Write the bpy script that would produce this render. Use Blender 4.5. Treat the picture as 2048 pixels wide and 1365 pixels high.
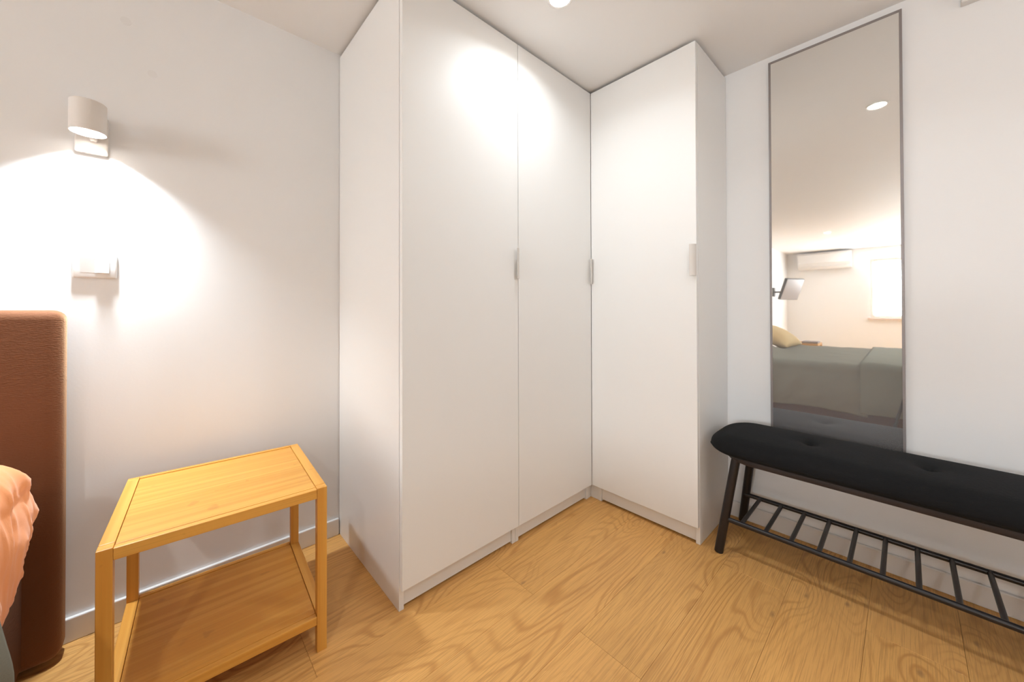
import bpy, bmesh, math, random
from mathutils import Vector, Matrix, noise

for o in list(bpy.data.objects):
    bpy.data.objects.remove(o, do_unlink=True)
scene = bpy.context.scene
COL = scene.collection
random.seed(7)

# ------------------------------------------------------------------ camera
CAM = Vector((-1.52575, -1.06000, 0.94488))
F_PX, SHIFT_Y_PX = 733.596, -70.319
YAW, PITCH, ROLL = 0.750670, 0.007202, -0.002271
fw = Vector((math.sin(YAW)*math.cos(PITCH), math.cos(YAW)*math.cos(PITCH), math.sin(PITCH)))
rt0 = Vector((math.cos(YAW), -math.sin(YAW), 0))
up0 = rt0.cross(fw)
rt = math.cos(ROLL)*rt0 + math.sin(ROLL)*up0
up = -math.sin(ROLL)*rt0 + math.cos(ROLL)*up0
cd = bpy.data.cameras.new('camera')
cam = bpy.data.objects.new('camera', cd); COL.objects.link(cam)
cam.matrix_world = Matrix(((rt.x, up.x, -fw.x, CAM.x), (rt.y, up.y, -fw.y, CAM.y), (rt.z, up.z, -fw.z, CAM.z), (0, 0, 0, 1)))
cd.sensor_fit = 'HORIZONTAL'; cd.sensor_width = 36.0
cd.lens = F_PX/2048*36.0
cd.shift_y = SHIFT_Y_PX/2048
cd.clip_start = 0.01
scene.camera = cam

# ------------------------------------------------------------------ world, exposure, light levels
w = bpy.data.worlds.new('world'); scene.world = w; w.use_nodes = True
w.node_tree.nodes['Background'].inputs[0].default_value = (0.75, 0.85, 1.0, 1)
w.node_tree.nodes['Background'].inputs[1].default_value = 0.3
vs = scene.view_settings
vs.view_transform = 'Standard'; vs.look = 'None'; vs.gamma = 1.0; vs.exposure = 0.09
try: vs.use_curve_mapping = False
except Exception: pass
SCONCE_W, WINDOW_E, FILL_WINDOW_E = 6.4, 36.0, 1.6
SPOT_COL = (0.87, 0.945, 1.0); SCONCE_COL = (0.83, 0.925, 1.0); WARM_COL = (0.96, 0.95, 0.93)

# ------------------------------------------------------------------ room numbers (metres)
XB = 0.361       # mirror wall
YA = 0.574       # wall with the lamp
XF = -6.96       # far wall (seen in the mirror)
YC = -2.50       # wall behind the photographer
H = 2.0256

# ------------------------------------------------------------------ helpers
class MB:
    def __init__(s): s.bm = bmesh.new()
    def box(s, x0, x1, y0, y1, z0, z1, bev=0.0, seg=2):
        x0, x1 = min(x0, x1), max(x0, x1); y0, y1 = min(y0, y1), max(y0, y1); z0, z1 = min(z0, z1), max(z0, z1)
        v = [s.bm.verts.new(c) for c in ((x0,y0,z0),(x1,y0,z0),(x1,y1,z0),(x0,y1,z0),(x0,y0,z1),(x1,y0,z1),(x1,y1,z1),(x0,y1,z1))]
        fs = [s.bm.faces.new([v[i] for i in q]) for q in ((0,3,2,1),(4,5,6,7),(0,1,5,4),(1,2,6,5),(2,3,7,6),(3,0,4,7))]
        if bev > 0:
            es = list({e for f in fs for e in f.edges})
            bmesh.ops.bevel(s.bm, geom=es, offset=bev, segments=seg, profile=0.5, affect='EDGES')
        return s
    def tube(s, p0, p1, r0, r1=None, seg=20, cap=True, inset=0.0):
        r1 = r0 if r1 is None else r1
        p0, p1 = Vector(p0), Vector(p1); d = (p1-p0).normalized()
        a = d.orthogonal().normalized(); b = d.cross(a)
        prof = [(p0, r0), (p1, r1)]
        if inset > 0:
            prof = [(p0, r0-inset), (p0+d*inset, r0), (p1-d*inset, r1), (p1, r1-inset)]
        rings = []
        for c, r in prof:
            rings.append([s.bm.verts.new(c + (a*math.cos(t)+b*math.sin(t))*r) for t in [2*math.pi*i/seg for i in range(seg)]])
        for k in range(len(rings)-1):
            for i in range(seg):
                j = (i+1) % seg
                s.bm.faces.new((rings[k][i], rings[k][j], rings[k+1][j], rings[k+1][i]))
        if cap:
            s.bm.faces.new(list(reversed(rings[0]))); s.bm.faces.new(rings[-1])
        return s
    def lathe(s, prof, c=(0, 0, 0), seg=40, close=False):
        c = Vector(c); rings = []
        for r, z in prof:
            if r < 1e-6: rings.append([s.bm.verts.new(c+Vector((0, 0, z)))])
            else: rings.append([s.bm.verts.new(c+Vector((r*math.cos(2*math.pi*i/seg), r*math.sin(2*math.pi*i/seg), z))) for i in range(seg)])
        n = len(rings)
        for k in range(n if close else n-1):
            A, B = rings[k], rings[(k+1) % n]
            for i in range(seg):
                j = (i+1) % seg
                if len(A) == 1 and len(B) == 1: break
                if len(A) == 1: s.bm.faces.new((A[0], B[j], B[i]))
                elif len(B) == 1: s.bm.faces.new((A[i], A[j], B[0]))
                else: s.bm.faces.new((A[i], A[j], B[j], B[i]))
        return s
    def prism(s, poly, z0, z1, M=None):
        M = M or Matrix()
        a = [s.bm.verts.new(M @ Vector((x, y, z0))) for x, y in poly]
        b = [s.bm.verts.new(M @ Vector((x, y, z1))) for x, y in poly]
        n = len(poly)
        for i in range(n):
            j = (i+1) % n
            s.bm.faces.new((a[i], a[j], b[j], b[i]))
        s.bm.faces.new(list(reversed(a))); s.bm.faces.new(b)
        return s
    def grid(s, pts):
        vv = [[s.bm.verts.new(p) for p in row] for row in pts]
        for i in range(len(vv)-1):
            for j in range(len(vv[0])-1):
                s.bm.faces.new((vv[i][j], vv[i+1][j], vv[i+1][j+1], vv[i][j+1]))
        return vv
    def mesh(s, name, mat, smooth=False):
        bmesh.ops.recalc_face_normals(s.bm, faces=s.bm.faces[:])
        me = bpy.data.meshes.new(name); s.bm.to_mesh(me); s.bm.free()
        if mat: me.materials.append(mat)
        if smooth:
            me.polygons.foreach_set('use_smooth', [True]*len(me.polygons))
            try: me.set_sharp_from_angle(angle=math.radians(40 if smooth is True else smooth))
            except Exception: pass
        return me
    def build(s, name, mat, parent=None, smooth=False, local=False):
        """mesh coordinates are world coordinates unless local=True (then: parent's own frame)"""
        me = s.mesh(name, mat, smooth)
        o = bpy.data.objects.new(name, me); COL.objects.link(o)
        if parent is not None:
            o.parent = parent
            if not local:
                o.location = -world_loc(parent)
        return o

def world_loc(o):
    v = Vector(o.location)
    while o.parent is not None:
        o = o.parent; v = v + Vector(o.location)
    return v

def box_part(name, mat, parent, dims, bev=0.0, local=False, smooth=False):
    """a box whose own origin is its centre, so wood grain follows the piece"""
    x0, x1, y0, y1, z0, z1 = dims
    c = Vector(((x0+x1)/2, (y0+y1)/2, (z0+z1)/2))
    m = MB().box(x0-c.x, x1-c.x, y0-c.y, y1-c.y, z0-c.z, z1-c.z, bev)
    me = m.mesh(name, mat, smooth)
    o = bpy.data.objects.new(name, me); COL.objects.link(o)
    if parent is not None:
        o.parent = parent
        o.location = c if local else c - world_loc(parent)
    else: o.location = c
    return o

def tag(o, label=None, cat=None, group=None, kind=None):
    if label: o['label'] = label
    if cat: o['category'] = cat
    if group: o['group'] = group
    if kind: o['kind'] = kind
    return o
def thing(name, loc, label, cat, group=None, rz=0.0):
    o = bpy.data.objects.new(name, None); COL.objects.link(o)
    o.empty_display_size = 0.1
    o.location = loc; o.rotation_euler = (0, 0, rz)
    return tag(o, label, cat, group)
def copy_tree(o, parent=None):
    c = o.copy(); COL.objects.link(c); c.parent = parent
    for ch in o.children: copy_tree(ch, c)
    return c
def sstep(a, b, x):
    t = max(0.0, min(1.0, (x-a)/(b-a))); return t*t*(3-2*t)
def nz(x, y, z=0.0): return noise.noise(Vector((x, y, z)))

# ------------------------------------------------------------------ materials
def mat(name, col, rough=0.5, spec=0.5, metal=0.0, sheen=0.0, bump=None, emis=None, coat=0.0):
    m = bpy.data.materials.new(name); m.use_nodes = True
    nt = m.node_tree; b = nt.nodes['Principled BSDF']
    b.inputs['Base Color'].default_value = (*col, 1)
    b.inputs['Roughness'].default_value = rough
    b.inputs['Specular IOR Level'].default_value = spec
    b.inputs['Metallic'].default_value = metal
    b.inputs['Sheen Weight'].default_value = sheen
    b.inputs['Coat Weight'].default_value = coat
    if emis:
        b.inputs['Emission Color'].default_value = (*emis[0], 1); b.inputs['Emission Strength'].default_value = emis[1]
    if bump:
        scale, strength, dist = bump[:3]
        tc = nt.nodes.new('ShaderNodeTexCoord'); mp = nt.nodes.new('ShaderNodeMapping')
        mp.inputs['Scale'].default_value = bump[3] if len(bump) > 3 else (1, 1, 1)
        n = nt.nodes.new('ShaderNodeTexNoise'); n.inputs['Scale'].default_value = scale; n.inputs['Detail'].default_value = 3
        bp = nt.nodes.new('ShaderNodeBump'); bp.inputs['Strength'].default_value = strength; bp.inputs['Distance'].default_value = dist
        nt.links.new(tc.outputs['Object'], mp.inputs[0]); nt.links.new(mp.outputs[0], n.inputs['Vector'])
        nt.links.new(n.outputs['Fac'], bp.inputs['Height']); nt.links.new(bp.outputs[0], b.inputs['Normal'])
    return m

class NT:
    def __init__(s, m): s.nt = m.node_tree; s.L = s.nt.links.new
    def n(s, t, **kw):
        x = s.nt.nodes.new(t)
        for k, v in kw.items():
            if k in x.inputs: x.inputs[k].default_value = v
            else: setattr(x, k, v)
        return x
    def math(s, op, a, b=None, c=None, clamp=False):
        x = s.nt.nodes.new('ShaderNodeMath'); x.operation = op; x.use_clamp = clamp
        for i, v in enumerate((a, b, c)):
            if v is None: continue
            if isinstance(v, (int, float)): x.inputs[i].default_value = v
            else: s.L(v, x.inputs[i])
        return x.outputs[0]
    def mix(s, f, a, b, mode='MIX'):
        x = s.nt.nodes.new('ShaderNodeMix'); x.data_type = 'RGBA'; x.blend_type = mode; x.clamp_factor = True
        for sock, v in ((x.inputs['Factor'], f), (x.inputs['A'], a), (x.inputs['B'], b)):
            if isinstance(v, (int, float)): sock.default_value = v
            elif isinstance(v, tuple): sock.default_value = (*v, 1)
            else: s.L(v, sock)
        return x.outputs['Result']
    def noise(s, vec, scale=1.0, detail=2.0, rough=0.5, dist=0.0):
        x = s.nt.nodes.new('ShaderNodeTexNoise')
        x.inputs['Scale'].default_value = scale; x.inputs['Detail'].default_value = detail
        x.inputs['Roughness'].default_value = rough; x.inputs['Distortion'].default_value = dist
        s.L(vec, x.inputs['Vector']); return x.outputs['Fac']
    def mapping(s, vec, scale=(1, 1, 1), loc=(0, 0, 0)):
        x = s.nt.nodes.new('ShaderNodeMapping'); x.inputs['Scale'].default_value = scale; x.inputs['Location'].default_value = loc
        s.L(vec, x.inputs['Vector']); return x.outputs[0]
    def ramp(s, f, stops):
        x = s.nt.nodes.new('ShaderNodeMapRange'); x.interpolation_type = 'SMOOTHSTEP'
        x.inputs['From Min'].default_value = stops[0]; x.inputs['From Max'].default_value = stops[1]
        x.inputs['To Min'].default_value = stops[2]; x.inputs['To Max'].default_value = stops[3]
        s.L(f, x.inputs['Value']); return x.outputs[0]

def oak_material():
    m = mat('oak_laminate', (0.5, 0.3, 0.13), 0.42, 0.35); g = NT(m); b = m.node_tree.nodes['Principled BSDF']
    tc = g.n('ShaderNodeTexCoord'); oi = g.n('ShaderNodeObjectInfo')
    off = g.n('ShaderNodeVectorMath', operation='SCALE'); off.inputs[0].default_value = (37.0, 11.0, 53.0)
    g.L(oi.outputs['Random'], off.inputs['Scale'])
    add = g.n('ShaderNodeVectorMath', operation='ADD'); g.L(tc.outputs['Object'], add.inputs[0]); g.L(off.outputs[0], add.inputs[1])
    V = add.outputs[0]
    # knots: sparse cells
    vk = g.mapping(V, (2.6, 5.6, 1.0))
    vo = g.n('ShaderNodeTexVoronoi', feature='F1', voronoi_dimensions='2D'); vo.inputs['Scale'].default_value = 1.0
    g.L(vk, vo.inputs['Vector'])
    sep = g.n('ShaderNodeSeparateColor'); g.L(vo.outputs['Color'], sep.inputs[0])
    has = g.math('GREATER_THAN', sep.outputs[0], 0.50)
    d = vo.outputs['Distance']
    kn = g.math('MULTIPLY', g.math('EXPONENT', g.math('MULTIPLY', g.math('MULTIPLY', d, d), -11.0)), has)
    core = g.math('MULTIPLY', g.ramp(g.math('ADD', d, g.math('MULTIPLY', g.noise(g.mapping(V, (40, 60, 1)), 1.0, 2.0), 0.06)), (0.03, 0.085, 1.0, 0.0)), has)
    # growth-ring field: contour lines of a stretched smooth noise, bent around knots
    low = g.noise(g.mapping(V, (0.85, 4.6, 1.0)), 1.0, 1.5, 0.45, 0.25)
    wob = g.noise(g.mapping(V, (5.0, 30.0, 1.0)), 1.0, 2.0, 0.5)
    h = g.math('ADD', g.math('ADD', low, g.math('MULTIPLY', kn, 0.19)), g.math('MULTIPLY', wob, 0.030))
    rings = g.math('PINGPONG', g.math('MULTIPLY', h, 21.0), 0.5)
    rings = g.math('MULTIPLY', rings, 2.0)
    ringmask = g.ramp(rings, (0.45, 1.0, 0.0, 1.0))
    ramt = g.ramp(g.noise(g.mapping(V, (1.4, 7.0, 1.0), (5, 3, 0)), 1.0, 2.0), (0.35, 0.65, 0.25, 1.0))
    fib = g.noise(g.mapping(V, (8.0, 400.0, 1.0)), 1.0, 3.0, 0.6)
    por = g.noise(g.mapping(V, (26.0, 620.0, 1.0)), 1.0, 1.0, 0.5)
    blot = g.noise(g.mapping(V, (1.6, 6.0, 1.0), (9, 1, 0)), 1.0, 3.0, 0.55)
    light, dark = (0.790, 0.430, 0.135), (0.530, 0.240, 0.060)
    c = g.mix(g.math('MULTIPLY', g.math('MULTIPLY', ringmask, ramt), 0.80), light, dark)
    c = g.mix(g.ramp(fib, (0.42, 0.72, 0.0, 0.68)), c, (0.46, 0.225, 0.070))
    c = g.mix(g.ramp(por, (0.60, 0.80, 0.0, 0.35)), c, (0.36, 0.17, 0.055))
    c = g.mix(g.ramp(blot, (0.30, 0.70, 0.30, 0.0)), c, (0.60, 0.31, 0.105))
    c = g.mix(g.math('MULTIPLY', core, 0.70), c, (0.30, 0.155, 0.060))
    tone = g.math('ADD', g.math('MULTIPLY', oi.outputs['Random'], 0.10), 0.95)
    sc = g.n('ShaderNodeVectorMath', operation='SCALE'); g.L(c, sc.inputs[0]); g.L(tone, sc.inputs['Scale'])
    g.L(sc.outputs[0], b.inputs['Base Color'])
    bp = g.n('ShaderNodeBump'); bp.inputs['Strength'].default_value = 0.12; bp.inputs['Distance'].default_value = 0.0004
    g.L(fib, bp.inputs['Height']); g.L(bp.outputs[0], b.inputs['Normal'])
    return m

def bamboo_material(axis, k=1.0):
    m = mat('bamboo_'+'xyz'[axis], (0.7, 0.42, 0.13), 0.38, 0.45); g = NT(m); b = m.node_tree.nodes['Principled BSDF']
    tc = g.n('ShaderNodeTexCoord'); oi = g.n('ShaderNodeObjectInfo')
    off = g.n('ShaderNodeVectorMath', operation='SCALE'); off.inputs[0].default_value = (17.0, 29.0, 23.0)
    g.L(oi.outputs['Random'], off.inputs['Scale'])
    add = g.n('ShaderNodeVectorMath', operation='ADD'); g.L(tc.outputs['Object'], add.inputs[0]); g.L(off.outputs[0], add.inputs[1])
    def sc(a, c): t = [c, c, c]; t[axis] = a; return tuple(t)
    strip = g.noise(g.mapping(add.outputs[0], sc(1.2, 55.0)), 1.0, 1.0, 0.5)
    fib = g.noise(g.mapping(add.outputs[0], sc(6.0, 420.0)), 1.0, 2.0, 0.6)
    node = g.noise(g.mapping(add.outputs[0], sc(26.0, 34.0)), 1.0, 1.0, 0.5, 0.6)
    c = g.mix(g.ramp(strip, (0.35, 0.65, 0.0, 1.0)), (0.800, 0.405, 0.082), (0.700, 0.315, 0.052))
    c = g.mix(g.ramp(fib, (0.50, 0.75, 0.0, 0.35)), c, (0.54, 0.26, 0.055))
    c = g.mix(g.ramp(node, (0.70, 0.80, 0.0, 0.45)), c, (0.50, 0.22, 0.04))
    g.L(c, b.inputs['Base Color'])
    return m

M = {}
M['wall'] = mat('wall_paint', (0.89, 0.885, 0.88), 0.55, 0.3, bump=(160, 0.10, 0.0012))
M['ceiling'] = mat('ceiling_paint', (0.95, 0.945, 0.94), 0.65, 0.2)
M['patch'] = mat('patch_paint', (0.86, 0.85, 0.84), 0.55, 0.3)
M['trim'] = mat('white_trim', (0.82, 0.80, 0.78), 0.35, 0.4)
M['ward'] = mat('wardrobe_foil', (0.88, 0.87, 0.85), 0.43, 0.22)
M['wardc'] = mat('wardrobe_carcass', (0.87, 0.855, 0.83), 0.30, 0.45, bump=(1.0, 0.05, 0.0006, (30, 30, 260)))
M['dark'] = mat('dark_gap', (0.03, 0.025, 0.02), 0.8)
M['oak'] = oak_material()
M['sub'] = mat('underlay', (0.16, 0.09, 0.04), 0.9)
M['bx'], M['by'], M['bz'] = bamboo_material(0), bamboo_material(1), bamboo_material(2)
M['velvet'] = mat('brown_velvet', (0.155, 0.055, 0.022), 0.80, 0.2, sheen=0.45, bump=(1.0, 0.6, 0.0016, (150, 150, 420)))
M['velvet'].node_tree.nodes['Principled BSDF'].inputs['Sheen Tint'].default_value = (0.95, 0.60, 0.34, 1)
M['velvet2'] = mat('brown_velvet_base', (0.120, 0.052, 0.026), 0.85, 0.15, bump=(1.0, 0.45, 0.0025, (60, 60, 220)))
M['coral'] = mat('coral_cotton', (0.97, 0.405, 0.172), 0.85, 0.15, sheen=0.25, bump=(420, 0.18, 0.0008))
M['sage'] = mat('grey_green_knit', (0.205, 0.20, 0.160), 0.95, 0.05, bump=(300, 0.4, 0.0015))
M['sage2'] = mat('grey_green_blanket', (0.195, 0.20, 0.162), 0.95, 0.05, bump=(240, 0.4, 0.0015))
M['linen'] = mat('white_linen', (0.75, 0.73, 0.70), 0.85, 0.15)
M['ochre'] = mat('pale_ochre_cotton', (0.74, 0.55, 0.28), 0.85, 0.15, bump=(300, 0.2, 0.001))
M['bfab'] = mat('black_felt', (0.011, 0.011, 0.0115), 0.9, 0.12, sheen=0.02, bump=(1.0, 0.5, 0.0016, (260, 120, 260)))
M['bwood'] = mat('black_lacquered_wood', (0.014, 0.011, 0.012), 0.34, 0.5)
M['bboard'] = mat('black_brown_board', (0.030, 0.021, 0.020), 0.5, 0.4, bump=(1.0, 0.2, 0.0006, (200, 6, 200)))
M['lampw'] = mat('lamp_white_metal', (0.80, 0.75, 0.70), 0.40, 0.45)
M['handle'] = mat('handle_paint', (0.70, 0.655, 0.61), 0.40, 0.4)
M['plastic'] = mat('white_plastic', (0.84, 0.82, 0.80), 0.28, 0.5)
M['frame'] = mat('mirror_frame_grey', (0.27, 0.24, 0.235), 0.45, 0.4, metal=0.4)
M['black'] = mat('matte_black', (0.02, 0.02, 0.022), 0.5, 0.4)
M['grey'] = mat('mid_grey', (0.30, 0.28, 0.28), 0.35, 0.5)
M['screen'] = mat('screen_grey', (0.32, 0.29, 0.29), 0.25, 0.5)
M['lens'] = mat('downlight_lens', (1, 1, 1), 0.5, 0.3, emis=((1.0, 0.95, 0.88), 40.0))
M['bulb'] = mat('lamp_diffuser', (1, 1, 1), 0.5, 0.3, emis=((1.0, 0.90, 0.78), 12.0))
M['pane'] = mat('bright_window_pane', (0.9, 0.9, 0.9), 0.2, 0.5, emis=((0.86, 0.94, 1.0), WINDOW_E))
M['fill_pane'] = mat('added_fill_pane', (0.9, 0.9, 0.9), 0.2, 0.5, emis=((0.87, 0.94, 1.0), FILL_WINDOW_E))  # glowing pane of the added fill window
M['winf'] = mat('window_frame_paint', (0.72, 0.56, 0.47), 0.45, 0.4)
# mirror: silvered glass, reflection haze mixed in as a pale diffuse veil
mm = bpy.data.materials.new('mirror_glass'); mm.use_nodes = True; nt = mm.node_tree
b = nt.nodes['Principled BSDF']; b.inputs['Base Color'].default_value = (0.86, 0.87, 0.85, 1); b.inputs['Metallic'].default_value = 1.0; b.inputs['Roughness'].default_value = 0.02
df = nt.nodes.new('ShaderNodeBsdfDiffuse'); df.inputs['Color'].default_value = (0.75, 0.72, 0.72, 1)
mx = nt.nodes.new('ShaderNodeMixShader'); mx.inputs[0].default_value = 0.16
nt.links.new(b.outputs[0], mx.inputs[1]); nt.links.new(df.outputs[0], mx.inputs[2]); nt.links.new(mx.outputs[0], nt.nodes['Material Output'].inputs[0])
M['mirror'] = mm

def area_light(name, loc, r, power, col, parent, spread=180):
    l = bpy.data.lights.new(name, 'AREA'); l.shape = 'DISK'; l.size = 2*r; l.energy = power; l.color = col; l.spread = math.radians(spread)
    o = bpy.data.objects.new(name, l); COL.objects.link(o)
    o.parent = parent; o.location = Vector(loc) - world_loc(parent)
    return o

# ------------------------------------------------------------------ the room shell
T = 0.10
def struct(name, mb, m, smooth=False): return tag(mb.build(name, m, None, smooth), kind='structure')
struct('wall_left', MB().box(XF-T, XB+T, YA, YA+T, -0.05, H+T), M['wall'])
struct('wall_right', MB().box(XB, XB+T, YC, YA, -0.05, H+T), M['wall'])
QU0, QU1, QZ0, QZ1 = -0.75, 0.27, 0.80, 1.806
wb = MB()
wb.box(XF-T, QU0, YC-T, YC, -0.05, H+T).box(QU1, XB+T, YC-T, YC, -0.05, H+T).box(QU0, QU1, YC-T, YC, -0.05, QZ0).box(QU0, QU1, YC-T, YC, QZ1, H+T)
struct('wall_back', wb, M['wall'])
WV0, WV1, WZ0, WZ1 = -1.62, -0.64, 0.766, 1.806
wf = MB()
wf.box(XF-T, XF, WV1, YA, -0.05, H+T).box(XF-T, XF, YC, WV0, -0.05, H+T).box(XF-T, XF, WV0, WV1, -0.05, WZ0).box(XF-T, XF, WV0, WV1, WZ1, H+T)
struct('wall_far', wf, M['wall'])
struct('ceiling', MB().box(XF, XB, YC, YA, H, H+T), M['ceiling'])
floor = struct('floor', MB().box(XF, XB, YC, YA, -0.05, -0.010), M['sub'])
# planks: 0.19 wide, 1.215 long, half-bond
PW, PL, GAP = 0.190, 1.215, 0.0005
cache = {}
v_top = -0.025 + PW*4
row = 4
while v_top > YC:
    y1, y0 = min(v_top, YA), max(v_top-PW, YC)
    if y1 - y0 > 0.01:
        x = (-0.646 if row % 2 == 0 else -0.0315) + PL*2
        while x > XF:
            x1, x0 = min(x, XB), max(x-PL, XF)
            if x1 - x0 > 0.01:
                L, W = round(x1-x0-GAP, 4), round(y1-y0-GAP, 4)
                if (L, W) not in cache:
                    cache[(L, W)] = MB().box(-L/2, L/2, -W/2, W/2, -0.010, 0.0, 0.0005, 1).mesh('plank', M['oak'])
                o = bpy.data.objects.new('plank', cache[(L, W)]); COL.objects.link(o)
                o.parent = floor; o.location = ((x0+x1)/2, (y0+y1)/2, 0)
            x -= PL
    v_top -= PW; row -= 1

def skirting(name, x0, x1, y0, y1):
    struct(name, MB().box(x0, x1, y0, y1, 0.0, 0.068, 0.003, 2), M['trim'])
skirting('baseboard_left', XF+0.012, -1.0045, YA-0.012, YA)
skirting('baseboard_right', XB-0.012, XB, YC+0.012, -0.5005)
skirting('baseboard_far', XF, XF+0.012, YC+0.012, YA-0.012)
skirting('baseboard_back', XF+0.012, XB-0.012, YC, YC+0.012)
# shallow boxed strip near the ceiling, mirror wall
struct('trim_1', MB().box(XB-0.03, XB, YC, -1.190, 1.925, H, 0.002, 1), M['trim'])
# painted-over filler spots on the lamp wall
wl = bpy.data.objects['wall_left']
for (x, z, r) in ((-1.569, 1.696, 0.0115), (-1.628, 1.835, 0.012)):
    MB().tube((x, YA-0.0008, z), (x, YA, z), r, r, 24).build('filler_patch', M['patch'], wl)

# window in the far wall (seen in the mirror)
wnd = tag(bpy.data.objects.new('window_1', None), kind='structure'); COL.objects.link(wnd); wnd.location = (XF, (WV0+WV1)/2, WZ0)
for a in ((WV0, WV0+0.045, WZ0, WZ1), (WV1-0.045, WV1, WZ0, WZ1), (WV0+0.045, WV1-0.045, WZ0, WZ0+0.05), (WV0+0.045, WV1-0.045, WZ1-0.05, WZ1), ((WV0+WV1)/2-0.02, (WV0+WV1)/2+0.02, WZ0+0.05, WZ1-0.05)):
    MB().box(XF-0.07, XF-0.02, a[0], a[1], a[2], a[3], 0.004).build('window_frame', M['winf'], wnd)
for a in ((WV0+0.045, (WV0+WV1)/2-0.02), ((WV0+WV1)/2+0.02, WV1-0.045)):
    MB().box(XF-0.055, XF-0.045, a[0], a[1], WZ0+0.05, WZ1-0.05).build('pane', M['pane'], wnd)
MB().box(XF-0.02, XF+0.05, WV0-0.04, WV1+0.04, WZ0-0.035, WZ0-0.0, 0.004).build('window_sill', M['winf'], wnd)

# unseen window behind the photographer, added as fill to even out the light
fill_win = tag(bpy.data.objects.new('fill_window', None), kind='structure'); COL.objects.link(fill_win); fill_win.location = ((QU0+QU1)/2, YC, QZ0)
qm = (QU0+QU1)/2
for a in ((QU0, QU0+0.045, QZ0, QZ1), (QU1-0.045, QU1, QZ0, QZ1), (QU0+0.045, QU1-0.045, QZ0, QZ0+0.05), (QU0+0.045, QU1-0.045, QZ1-0.05, QZ1), (qm-0.02, qm+0.02, QZ0+0.05, QZ1-0.05)):
    MB().box(a[0], a[1], YC-0.07, YC-0.02, a[2], a[3], 0.004).build('window_frame', M['winf'], fill_win)
for a in ((QU0+0.045, qm-0.02), (qm+0.02, QU1-0.045)):
    MB().box(a[0], a[1], YC-0.055, YC-0.045, QZ0+0.05, QZ1-0.05).build('pane', M['fill_pane'], fill_win)
MB().box(QU0-0.04, QU1+0.04, YC-0.02, YC+0.05, QZ0-0.035, QZ0, 0.004).build('window_sill', M['winf'], fill_win)

# ------------------------------------------------------------------ wardrobes
ZB, ZT = 0.0732, 2.013
L1, L2, VR = -1.002, -0.502, -0.498
def handle_profile(n=8):
    out = [(0.018*math.sin(t), 0.018-0.018*math.cos(t)) for t in [math.pi/2*i/n for i in range(n+1)]]
    R = 0.0155
    inn = [(R*math.sin(t), 0.018-R*math.cos(t)) for t in [math.pi/2*i/n for i in range(n+1)]]
    return out, inn
def add_handle(door, origin, outward, inward, z0, z1):
    """lip handle hooked on the door edge: a bent strip"""
    n = 8; R, r = 0.019, 0.0165
    c = Vector(origin) + Vector(inward)*R          # centre of the bend, on the door face
    poly = [c - Vector(inward)*R*math.cos(t) + Vector(outward)*R*math.sin(t) for t in [math.radians(95)*i/n for i in range(n+1)]]
    poly += [c - Vector(inward)*r*math.cos(t) + Vector(outward)*r*math.sin(t) for t in [math.radians(95)*(n-i)/n for i in range(n+1)]]
    m = MB()
    a = [m.bm.verts.new((p.x, p.y, z0)) for p in poly]; b_ = [m.bm.verts.new((p.x, p.y, z1)) for p in poly]
    k = len(poly)
    for i in range(k):
        j = (i+1) % k; m.bm.faces.new((a[i], a[j], b_[j], b_[i]))
    for ring in (a, b_):
        for i in range(n): m.bm.faces.new((ring[i], ring[i+1], ring[k-2-i], ring[k-1-i]))
    o = m.build('handle', M['handle'], door, smooth=30)
    tag(o, 'small curved pale metal lip handle')
    return o

def wardrobe_left(x0, x1, label, group):
    yb = 0.571
    t = thing('wardrobe', ((x0+x1)/2, 0.30, 0), label, 'wardrobe', group)
    for a, c in ((x0, x0+0.018), (x1-0.018, x1)):
        MB().box(a+0.0005, c-0.0005, 0.021, yb, 0.0, ZT, 0.0012).build('side_panel', M['wardc'], t)
    i0, i1 = x0+0.018, x1-0.018
    MB().box(i0, i1, 0.021, yb-0.008, ZT-0.018, ZT).build('top_panel', M['wardc'], t)
    MB().box(i0, i1, 0.021, yb-0.008, 0.062, 0.080).build('bottom_panel', M['wardc'], t)
    MB().box(i0, i1, yb-0.008, yb, 0.062, ZT).build('back_panel', M['wardc'], t)
    MB().box(i0, i1, 0.029, 0.045, 0.008, 0.0615).build('plinth', M['wardc'], t)
    d = MB().box(x0+0.0012, x1-0.0010, 0.0, 0.0185, ZB, ZT-0.001, 0.0012).build('door', M['ward'], t)
    return t, d
w1, d1 = wardrobe_left(L1, L2, 'white wardrobe unit with exposed side panel next to the bamboo side table', 'white wardrobe units in the corner')
add_handle(d1, (L2-0.0015, 0.0, 0), (0, -1, 0), (-1, 0, 0), 1.064, 1.184)
w2, d2 = wardrobe_left(L2, 0.0-0.0005, 'middle white wardrobe unit whose door ends at the inner corner', 'white wardrobe units in the corner')
add_handle(d2, (-0.0035, 0.0, 0), (0, -1, 0), (-1, 0, 0), 1.064, 1.186)
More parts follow.
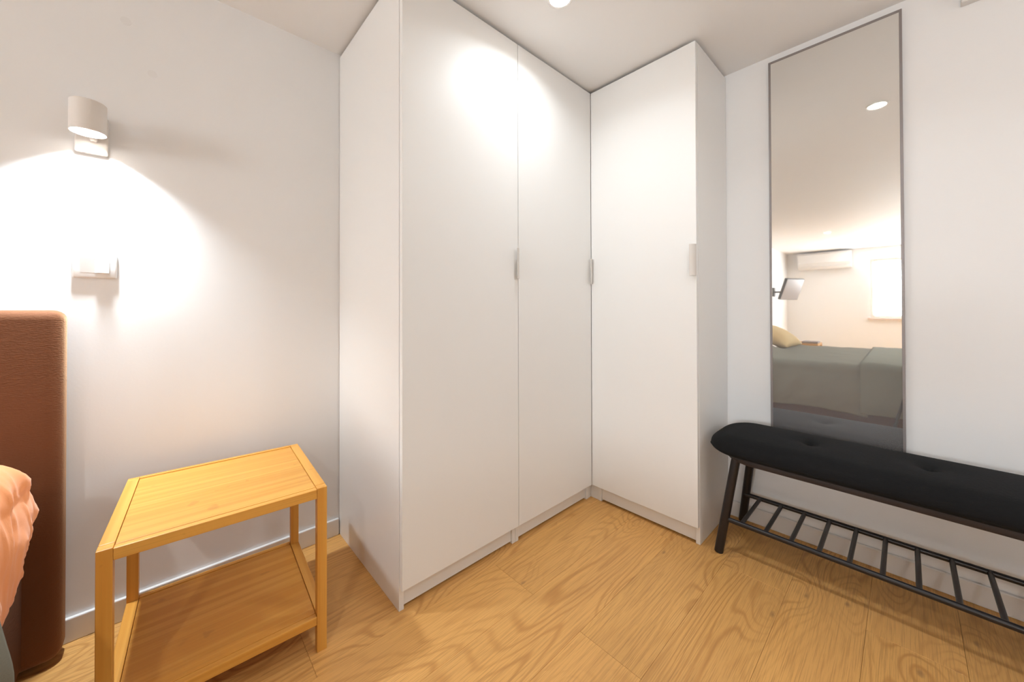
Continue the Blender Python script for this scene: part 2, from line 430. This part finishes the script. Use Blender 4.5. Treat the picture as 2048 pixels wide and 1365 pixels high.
# right-hand unit, shallower, front faces -x
t = thing('wardrobe', (0.19, VR/2, 0), 'shallow white wardrobe unit beside the tall mirror and the black bench', 'wardrobe', 'white wardrobe units in the corner')
xb = 0.359
for a, c in ((VR, VR+0.018), (-0.040, -0.022)):
    MB().box(0.021, xb, a+0.0005, c-0.0005, 0.0, ZT, 0.0012).build('side_panel', M['wardc'], t)
i0, i1 = VR+0.018, -0.040
MB().box(0.021, xb-0.008, i0, i1, ZT-0.018, ZT).build('top_panel', M['wardc'], t)
MB().box(0.021, xb-0.008, i0, i1, 0.062, 0.080).build('bottom_panel', M['wardc'], t)
MB().box(xb-0.008, xb, i0, i1, 0.062, ZT).build('back_panel', M['wardc'], t)
MB().box(0.029, 0.045, i0, i1, 0.008, 0.0615).build('plinth', M['wardc'], t)
MB().box(0.0235, 0.041, -0.0215, 0.0225, 0.0, ZT, 0.001).box(0.0004, 0.041, 0.0227, 0.038, 0.0, ZT, 0.001).build('filler_strip', M['wardc'], t)
d3 = MB().box(0.0, 0.0185, VR+0.0012, -0.0006, ZB, ZT-0.001, 0.0012).build('door', M['ward'], t)
add_handle(d3, (0.0, VR+0.0015, 0), (-1, 0, 0), (0, 1, 0), 1.074, 1.200)

# ------------------------------------------------------------------ mirror on the right wall
MV0, MV1, MZ0, MZ1, MX = -1.059, -0.667, 0.425, 1.993, 0.343
t = thing('wall_mirror', (XB, (MV0+MV1)/2, MZ0), 'tall narrow mirror with thin grey frame on the wall behind the bench', 'mirror')
fwid = 0.0075
MB().box(MX, XB-0.0005, MV0, MV0+fwid, MZ0, MZ1, 0.001).build('frame_bar', M['frame'], t)
MB().box(MX, XB-0.0005, MV1-fwid, MV1, MZ0, MZ1, 0.001).build('frame_bar', M['frame'], t)
MB().box(MX, XB-0.0005, MV0+fwid, MV1-fwid, MZ0, MZ0+fwid, 0.001).build('frame_bar', M['frame'], t)
MB().box(MX, XB-0.0005, MV0+fwid, MV1-fwid, MZ1-fwid, MZ1, 0.001).build('frame_bar', M['frame'], t)
MB().box(MX+0.003, MX+0.008, MV0+fwid, MV1-fwid, MZ0+fwid, MZ1-fwid).build('mirror_glass', M['mirror'], t)

# ------------------------------------------------------------------ recessed ceiling spots
spots = [(-0.538, -0.249, 2.7, 'recessed round ceiling spot above the wardrobe doors'),
         (-0.538, -0.965, 2.2, 'recessed round ceiling spot in front of the mirror'),
         (-4.677, -0.304, 0.8, 'recessed round ceiling spot over the far side of the bed, seen in the mirror'),
         (-6.50, -0.321, 0.5, 'recessed round ceiling spot by the air conditioner, seen in the mirror'),
         (-2.60, -1.681, 14.0, 'unseen fill spot added behind the photographer, past the bed foot'),  # added lamp, out of view, lifts the doors and lamp wall
         (-4.677, -1.681, 2.0, 'unseen fill spot added behind the photographer, farthest from the mirror wall')]  # also added out of view, for general fill
for (x, y, watt, lab) in spots:
    t = thing('ceiling_spot', (x, y, H), lab, 'ceiling light', 'recessed ceiling spots')
    MB().lathe([(0.036, H-0.0002), (0.036, H-0.004), (0.042, H-0.005), (0.047, H-0.002), (0.047, H-0.0002)], (x, y, 0), 40, True).build('trim_ring', M['plastic'], t, smooth=True)
    MB().lathe([(0.0, H-0.003), (0.0355, H-0.003), (0.0355, H-0.0002), (0.0, H-0.0002)], (x, y, 0), 40).build('lens', M['lens'], t)
    area_light('spot_light', (x, y, H-0.007), 0.034, watt, SPOT_COL if y > -1.5 else WARM_COL, t, 150 if y > -0.5 else 135)

# ------------------------------------------------------------------ wall sconce
SX, SY, SZ, SR, SH = -1.695, 0.500, 1.440, 0.036, 0.086
t = thing('wall_lamp', (SX, YA, 1.40), 'white wall reading lamp with short cylinder shade, lit, above the switch', 'wall lamp')
MB().box(-1.728, -1.662, YA-0.014, YA-0.0003, 1.401, 1.515, 0.005, 3).build('wall_plate', M['lampw'], t, smooth=30)
MB().tube((SX, SY+SR-0.002, 1.470), (SX, YA-0.013, 1.470), 0.008, 0.008, 20).build('arm', M['lampw'], t, smooth=True)
MB().lathe([(0, -0.003), (0.006, -0.003), (0.0075, 0.0), (0.0075, 0.012), (0, 0.012)], (-1.690, YA-0.022, 1.438), 20).build('switch_knob', M['lampw'], t, smooth=True)
sh = MB().lathe([(SR, SZ), (SR, SZ+SH-0.003), (SR-0.003, SZ+SH), (0.0, SZ+SH), (0.0, SZ+SH-0.003), (SR-0.004, SZ+SH-0.004), (SR-0.002, SZ+0.002), (SR-0.001, SZ)], (SX, SY, 0), 56, False)
sh = sh.build('lamp_shade', M['lampw'], t, smooth=True)
MB().lathe([(0, SZ+0.026), (SR-0.0035, SZ+0.026), (SR-0.0035, SZ+0.030), (0, SZ+0.030)], (SX, SY, 0), 40).build('diffuser', M['bulb'], sh)
area_light('lamp_light', (SX, SY, SZ+0.022), 0.031, SCONCE_W, SCONCE_COL, t, 112)

# ------------------------------------------------------------------ light switch below it
t = thing('light_switch', (-1.687, YA, 1.037), 'white double rocker light switch below the wall lamp', 'switch')
MB().box(-1.731, -1.643, YA-0.011, YA-0.0003, 1.037, 1.122, 0.0045, 3).build('switch_plate', M['plastic'], t, smooth=30)
def rocker(x0, x1, dt, db):
    m = MB(); y = YA-0.0105
    z0, z1 = 1.053, 1.106
    v = [m.bm.verts.new(c) for c in ((x0, y, z0), (x1, y, z0), (x1, y-db, z0), (x0, y-db, z0), (x0, y, z1), (x1, y, z1), (x1, y-dt, z1), (x0, y-dt, z1))]
    for q in ((0, 1, 2, 3), (4, 5, 6, 7), (0, 1, 5, 4), (1, 2, 6, 5), (2, 3, 7, 6), (3, 0, 4, 7)): m.bm.faces.new([v[i] for i in q])
    m.build('rocker', M['plastic'], t)
rocker(-1.7155, -1.6875, 0.0065, 0.0012)
rocker(-1.6865, -1.6585, 0.0015, 0.0085)

# ------------------------------------------------------------------ bamboo side tables
def side_table(loc, rz, label, wdt=0.433, dep=0.424, h=0.450, leg=0.0245):
    t = thing('side_table', loc, label, 'side table', None, rz)
    a, d = wdt/2, dep/2
    for sx in (-1, 1):
        for sy in (-1, 1):
            box_part('leg', M['bz'], t, (sx*a, sx*(a-leg), sy*d, sy*(d-leg), 0, h-0.0005), 0.0012, True)
    for (z1, zl, pz) in ((h, 0.028, 0.0025), (0.102, 0.026, 0.003)):
        for sx in (-1, 1):
            box_part('side_rail', M['by'], t, (sx*a, sx*(a-leg), -d+leg+0.0003, d-leg-0.0003, z1-zl, z1), 0.0012, True)
        box_part('front_rail', M['bx'], t, (-a+leg+0.0003, a-leg-0.0003, -d+0.0008, -d+0.018, z1-zl, z1-pz-0.0005), 0.0012, True)
        box_part('back_rail', M['bx'], t, (-a+leg+0.0003, a-leg-0.0003, d-0.016, d-0.0008, z1-zl, z1), 0.0012, True)
        box_part('top' if z1 == h else 'lower_shelf', M['bx'], t, (-a+leg+0.001, a-leg-0.001, -d+0.0185, d-0.0165, z1-0.016, z1-pz), 0.0006, True)
    return t
side_table((-1.408, 0.268, 0), math.radians(-3.0), 'square bamboo side table with lower shelf under the wall lamp')

# ------------------------------------------------------------------ black bench
BC, BW = 0.187, 0.172
BS = 0.169        # seat centre line
BV0, BV1 = -0.512, -1.690
bt = thing('bench', (BC, (BV0+BV1)/2, 0), 'long black padded bench with slatted shoe rack under the mirror', 'bench')
def seat_mesh(hw, v0, v1, rc, z0, htop, hbot, er, dimples=(), nu=28, nv=120):
    vc, hl = (v0+v1)/2, abs(v1-v0)/2
    def half_w(s):          # s = distance from centre along the bench
        e = abs(s) - (hl-rc)
        if e <= 0: return hw
        k = min(1.0, e/rc)
        return max(0.004, hw - rc*0.92 + rc*0.92*math.sqrt(max(0.0, 1-k*k))) if rc*0.92 < hw else hw*math.sqrt(max(0.0, 1-k*k))
    def dist(x, s):         # inside distance to a rounded rectangle
        qx, qy = abs(x)-hw+rc, abs(s)-hl+rc
        out = math.hypot(max(qx, 0), max(qy, 0)) + min(max(qx, qy), 0) - rc
        return max(0.0, -out)
    m = MB(); topg, botg = [], []
    for j in range(nv+1):
        q = -math.cos(math.pi*j/nv)*0.35 + (2*j/nv-1)*0.65
        s = q*hl; wd = half_w(s); rt_, rb_ = [], []
        for i in range(nu+1):
            p = (2*i/nu-1); x = wd*math.sin(p*math.pi/2)
            d = min(1.0, dist(x, s)/er)
            e = math.sqrt(max(0.0, 1-(1-d)**2))
            dome = 0.25*(1-(x/hw)**2)*sstep(0, 0.12, hl-abs(s))
            z = z0 + htop*(0.8*e+dome*e)
            for (dv) in dimples:
                rr = math.hypot(x, (vc+s-dv))
                z -= 0.017*math.exp(-(rr/0.016)**2) + 0.010*math.exp(-(rr/0.055)**2)
            rt_.append((BS+x, vc+s, z)); rb_.append((BS+x, vc+s, z0 - hbot*e))
        topg.append(rt_); botg.append(rb_)
    m.grid(topg); m.grid(botg)
    bmesh.ops.remove_doubles(m.bm, verts=m.bm.verts[:], dist=0.0004)
    return m
dm = (-0.822, -1.106, -1.390)
seat = seat_mesh(BW, BV0, BV1, 0.125, 0.404, 0.056, 0.024, 0.055, dm).build('seat_cushion', M['bfab'], bt, smooth=180)
for dv in dm:
    MB().lathe([(0, 0.004), (0.005, 0.0035), (0.008, 0.001), (0.0085, -0.003), (0, -0.003)], (BS, dv, 0.4345), 20).build('button', M['bfab'], seat, smooth=True)
seat_mesh(BW-0.030, BV0-0.050, BV1+0.050, 0.120, 0.3725, 0.0135, 0.0105, 0.003).build('seat_board', M['bboard'], bt, smooth=30)
ZR = 0.131
for sv, ve, vt in ((1, -0.560, -0.612), (-1, -1.652, -1.600)):
    for su in (-1, 1):
        MB().tube((BC+su*0.153, ve, 0.0), (BC+su*0.112, vt, 0.372), 0.0155, 0.0155, 24, True, 0.002).build('leg', M['bwood'], bt, smooth=True)
for su, uo in ((-1, 0.139), (1, 0.129)):
    MB().tube((BC+su*uo, -0.577, ZR), (BC+su*uo, -1.635, ZR), 0.0088, 0.0088, 18).build('rack_rail', M['bwood'], bt, smooth=True)
v = -0.6335
while v > -1.60:
    MB().tube((BC-0.139, v, ZR), (BC+0.129, v, ZR), 0.0068, 0.0068, 14).build('rack_slat', M['bwood'], bt, smooth=True)
    v -= 0.0748

# ------------------------------------------------------------------ bed
HX1, HX0 = -1.735, -3.46
hb = thing('headboard', ((HX0+HX1)/2, 0.525, 0), 'tall brown velvet upholstered headboard against the lamp wall', 'headboard')
m = MB().box(HX0, HX1, 0.478, YA-0.013, 0.012, 0.943, 0.026, 5)
me_o = m.build('upholstery', M['velvet'], hb, smooth=60)
for x in (HX0+0.2, HX1-0.2):
    MB().box(x-0.03, x+0.03, 0.500, 0.550, 0.0, 0.014).build('foot', M['black'], hb)
BX1, BX0, BVH, BVF = -1.797, -3.397, 0.477, -1.50
bd = thing('bed', ((BX0+BX1)/2, (BVH+BVF)/2, 0), 'double bed with brown upholstered base under grey-green covers', 'bed')
MB().box(BX0, BX1, BVF, BVH-0.001, 0.03, 0.350, 0.012, 3).build('bed_base', M['velvet2'], bd, smooth=60)
MB().box(BX0+0.01, BX1-0.01, BVF+0.01, BVH-0.006, 0.351, 0.455, 0.035, 4).build('mattress', M['linen'], bd, smooth=60)
for x in (BX0+0.08, BX1-0.08):
    for y in (BVF+0.08, BVH-0.08):
        MB().box(x-0.03, x+0.03, y-0.03, y+0.03, 0.0, 0.031).build('leg', M['black'], bd)

def drape(name, va, vb, nv, ztop, hem, side, thick, wr, m_, parent=None, fold=0.0, seed=0.0, endround=0.05, nside=26, ntop=40, xend=None, crease=0.0):
    """cloth over the bed: cross-section runs from far hem over the top to the near hem, swept along the bed"""
    rows = []
    for j in range(nv+1):
        v = va + (vb-va)*j/nv
        ed = min(abs(v-va), abs(v-vb)); er = sstep(0.0, endround, ed)
        zt, hz, sd = ztop(v, BX1), hem(v), side(v); ztf = ztop(v, BX0)
        r = 0.055
        path = []
        for s in (-1, 1):
            xs = (BX1+sd) if s > 0 else (BX0-sd)
            zk = zt if s > 0 else ztf
            seg = []
            for i in range(nside+1):
                q = i/nside                                    # 0 hem, 1 start of bend
                z = hz + (zk-r-hz)*q
                bul = 0.018*math.sin(math.pi*min(1, q*1.1))
                seg.append((xs + s*(bul + fold*math.sin((v+seed)*38 + 2.2*q + 2*nz(v*5, q*2, seed))*(1-q)**0.7), z, s, 0.0))
            for i in range(1, 9):
                a = math.pi/2*i/8
                seg.append((xs - s*r*(1-math.cos(a)), zk - r + r*math.sin(a), s*math.cos(a), math.sin(a)))
            path.append(seg)
        near = path[1]; far = list(reversed(path[0])) 
        # top run from near bend end to far bend start
        xa, xb_ = near[-1][0], far[0][0]
        if xend is not None: xb_ = xend; far = []
        mid = [(xa+(xb_-xa)*i/ntop, ztop(v, xa+(xb_-xa)*i/ntop), 0.0, 1.0) for i in range(1, ntop)]
        full = near + mid + far
        row = []
        for k, (x, z, nx, nzv) in enumerate(full):
            wv = nz(x*7+seed, v*7+z*5, z*6)*wr + nz(x*19+seed, v*17+z*12, z*14+3)*wr*0.45
            if crease:
                c1 = 1-abs(nz(x*4+v*13+seed, z*4.5+x*2, 1.7)); c2_ = 1-abs(nz(v*26+x*9+seed, z*7-x*5, 6.1))
                wv += crease*(max(0, c1-0.72)*1.6 + max(0, c2_-0.78)*1.1)
            off = wv - (1-er)*endround*0.7*(1.0 if thick > 0.02 else 0.15)
            row.append((x+nx*off, v, z+nzv*off))
        rows.append(row)
    mb = MB(); mb.grid(rows)
    o = mb.build(name, m_, parent, smooth=180)
    so = o.modifiers.new('solid', 'SOLIDIFY'); so.thickness = thick; so.offset = -1
    return o
cv = drape('duvet', 0.335, -0.20, 120,
           lambda v, x: 0.462 + 0.158*sstep(-0.12, 0.10, v)*sstep(-2.75, -2.35, x) - 0.012*sstep(-2.3, -2.5, x) - 0.035*sstep(0.22, 0.335, v),
           lambda v: 0.325 + 0.135*sstep(0.10, 0.33, v),
           lambda v: 0.014 + 0.022*sstep(-0.1, 0.15, v) - 0.022*sstep(0.22, 0.335, v), 0.020, 0.011, M['coral'], fold=0.006, seed=2.0, endround=0.10, nside=60, ntop=80, xend=-2.52, crease=0.014)
tag(cv, 'puffy coral orange duvet spilling over the bed edge by the headboard', 'duvet')
c2 = drape('bedspread', -0.035, -0.86, 70,
           lambda v, x: 0.494 + 0.120*sstep(-0.22, 0.04, v)*sstep(-2.85, -2.35, x),
           lambda v: 0.105 + 0.010*math.sin(v*9),
           lambda v: 0.060, 0.008, 0.006, M['sage'], fold=0.006, seed=5.0, endround=0.02)
tag(c2, 'grey-green bedspread hanging down the bed side beside the coral duvet', 'bedspread')
c3 = drape('blanket', -0.815, -1.56, 50,
           lambda v, x: 0.514,
           lambda v: 0.118 - 0.03*(v+0.815),
           lambda v: 0.080, 0.008, 0.006, M['sage2'], fold=0.005, seed=9.0, endround=0.02)
tag(c3, 'grey-green blanket layered over the foot half of the bed, seen in the mirror', 'blanket')

def pillow(name, loc, size, rot, m_, label):
    m = MB(); nx_, ny_ = 26, 20; a, b_, c = size; g = [[], []]
    for sgn, gi in ((1, 0), (-1, 1)):
        for j in range(ny_+1):
            row = []
            for i in range(nx_+1):
                p, q = 2*i/nx_-1, 2*j/ny_-1
                th = (max(0, (1-abs(p)**2.6))*max(0, (1-abs(q)**2.6)))**0.5
                pinch = 1 - 0.06*(1-p*p)*abs(q) - 0.0
                row.append((a*p*(1-0.07*(1-q*q)*abs(p)), b_*q*pinch, sgn*c*th + 0.006*nz(p*3+7, q*3, sgn)*th))
            g[gi].append(row)
        m.grid(g[gi])
    bmesh.ops.remove_doubles(m.bm, verts=m.bm.verts[:], dist=0.0005)
    o = m.build(name, m_, None, smooth=180)
    o.location = loc; o.rotation_euler = rot
    return tag(o, label, 'pillow')
pillow('pillow', (-3.02, -0.025, 0.612), (0.31, 0.20, 0.088), (math.radians(30), 0, math.radians(4)), M['ochre'], 'pale ochre pillow on the far side of the bed, seen in the mirror')

# ------------------------------------------------------------------ far side of the room (seen in the mirror)
t = side_table((-3.90, 0.05, 0), 0.0, 'bamboo side table beyond the bed, seen in the mirror', 0.34, 0.72, 0.490)
bk = box_part('tray', M['frame'], None, (-4.0, -3.80, -0.30, -0.14, 0.4905, 0.510), 0.003)
tag(bk, 'small dark flat tray on the side table beyond the bed', 'tray')
# swivel television on a wall arm
tv = thing('television', (-5.80, YA, 1.22), 'small grey tilted television on a black wall arm, seen in the mirror', 'television')
MB().box(-5.86, -5.74, YA-0.02, YA-0.0005, 1.15, 1.31, 0.003).build('wall_bracket', M['black'], tv)
MB().box(-5.815, -5.785, 0.36, YA-0.02, 1.215, 1.245, 0.003).build('arm', M['black'], tv)
Mt = Matrix.Translation((-5.72, 0.290, 1.27)) @ Matrix.Rotation(math.radians(24), 4, 'Z') @ Matrix.Rotation(math.radians(20), 4, 'X')
def tv_box(name, m_, dims, parent):
    m = MB().box(*dims, 0.004); m.bm.transform(Mt); return m.build(name, m_, parent)
hs = tv_box('housing', M['black'], (-0.22, 0.22, -0.012, 0.030, -0.19, 0.19), tv)
tv_box('screen', M['screen'], (-0.21, 0.21, -0.0165, -0.0125, -0.18, 0.18), hs)
tv_box('back_mount', M['black'], (-0.09, 0.02, 0.030, 0.055, -0.07, 0.03), tv)
# split air conditioner
ac = thing('air_conditioner', (XF, 0.0, 1.68), 'white split air conditioner high on the far wall, seen in the mirror', 'air conditioner')
prof = [(0.0, 1.690), (0.10, 1.690), (0.185, 1.735), (0.205, 1.80), (0.205, 1.955), (0.185, 1.990), (0.0, 1.990)]
m = MB(); A = [m.bm.verts.new((XF+0.0005+x, 0.37, z)) for x, z in prof]; B = [m.bm.verts.new((XF+0.0005+x, -0.40, z)) for x, z in prof]
for i in range(len(prof)):
    j = (i+1) % len(prof); m.bm.faces.new((A[i], A[j], B[j], B[i]))
m.bm.faces.new(A); m.bm.faces.new(list(reversed(B)))
m.build('casing', M['plastic'], ac)
m = MB().box(-0.003, 0.003, -0.36, 0.33, -0.045, 0.045, 0.002); m.bm.transform(Matrix.Translation((XF+0.152, 0, 1.706)) @ Matrix.Rotation(math.radians(62), 4, 'Y'))
m.build('louvre', M['trim'], ac)
MB().box(XF+0.02, XF+0.17, -0.35, 0.32, 1.990, 1.997).build('intake_grille', M['grey'], ac)

# ------------------------------------------------------------------ the photographer's camera and tripod (their edge shows in the mirror)
cb = thing('tripod_camera', (CAM.x-0.10*fw.x, CAM.y-0.10*fw.y, 0), 'dark camera standing on a black tripod, edge seen in the mirror', 'camera')
Mc = Matrix.Translation(CAM) @ Matrix(((rt0.x, fw.x, 0, 0), (rt0.y, fw.y, 0, 0), (0, 0, 1, 0), (0, 0, 0, 1)))
def cam_part(name, m, m_, parent, smooth=False):
    m.bm.transform(Mc); return m.build(name, m_, parent, smooth)
body = cam_part('camera_body', MB().box(-0.068, 0.068, -0.165, -0.095, -0.055, 0.045, 0.010, 3), M['grey'], cb)
cam_part('viewfinder', MB().box(-0.025, 0.025, -0.160, -0.105, 0.045, 0.068, 0.006, 2), M['grey'], cb)
cam_part('lens', MB().tube((0, -0.096, -0.012), (0, -0.020, -0.012), 0.038, 0.052, 32, True, 0.003), M['grey'], cb, True)
cam_part('tripod_head', MB().tube((0, -0.13, -0.055), (0, -0.13, -0.15), 0.024, 0.020, 24), M['black'], cb, True)
cam_part('centre_column', MB().tube((0, -0.13, -0.14), (0, -0.13, -0.45), 0.013, 0.013, 20), M['black'], cb, True)
ap = Mc @ Vector((0, -0.13, -0.20))
for fx, fy in ((-1.635, -0.985), (-1.395, -1.42), (-1.680, -1.36)):
    ft = Vector((fx, fy, 0.0)); d = ft-ap
    lg = MB().tube(ap, ap+d*0.55, 0.013, 0.013, 18).build('leg', M['black'], cb, True)
    MB().tube(ap+d*0.50, ap+d*0.56, 0.018, 0.018, 18).build('leg_clamp', M['black'], lg, True)
    MB().tube(ap+d*0.55, ft, 0.010, 0.009, 18).build('leg_extension', M['black'], lg, True)
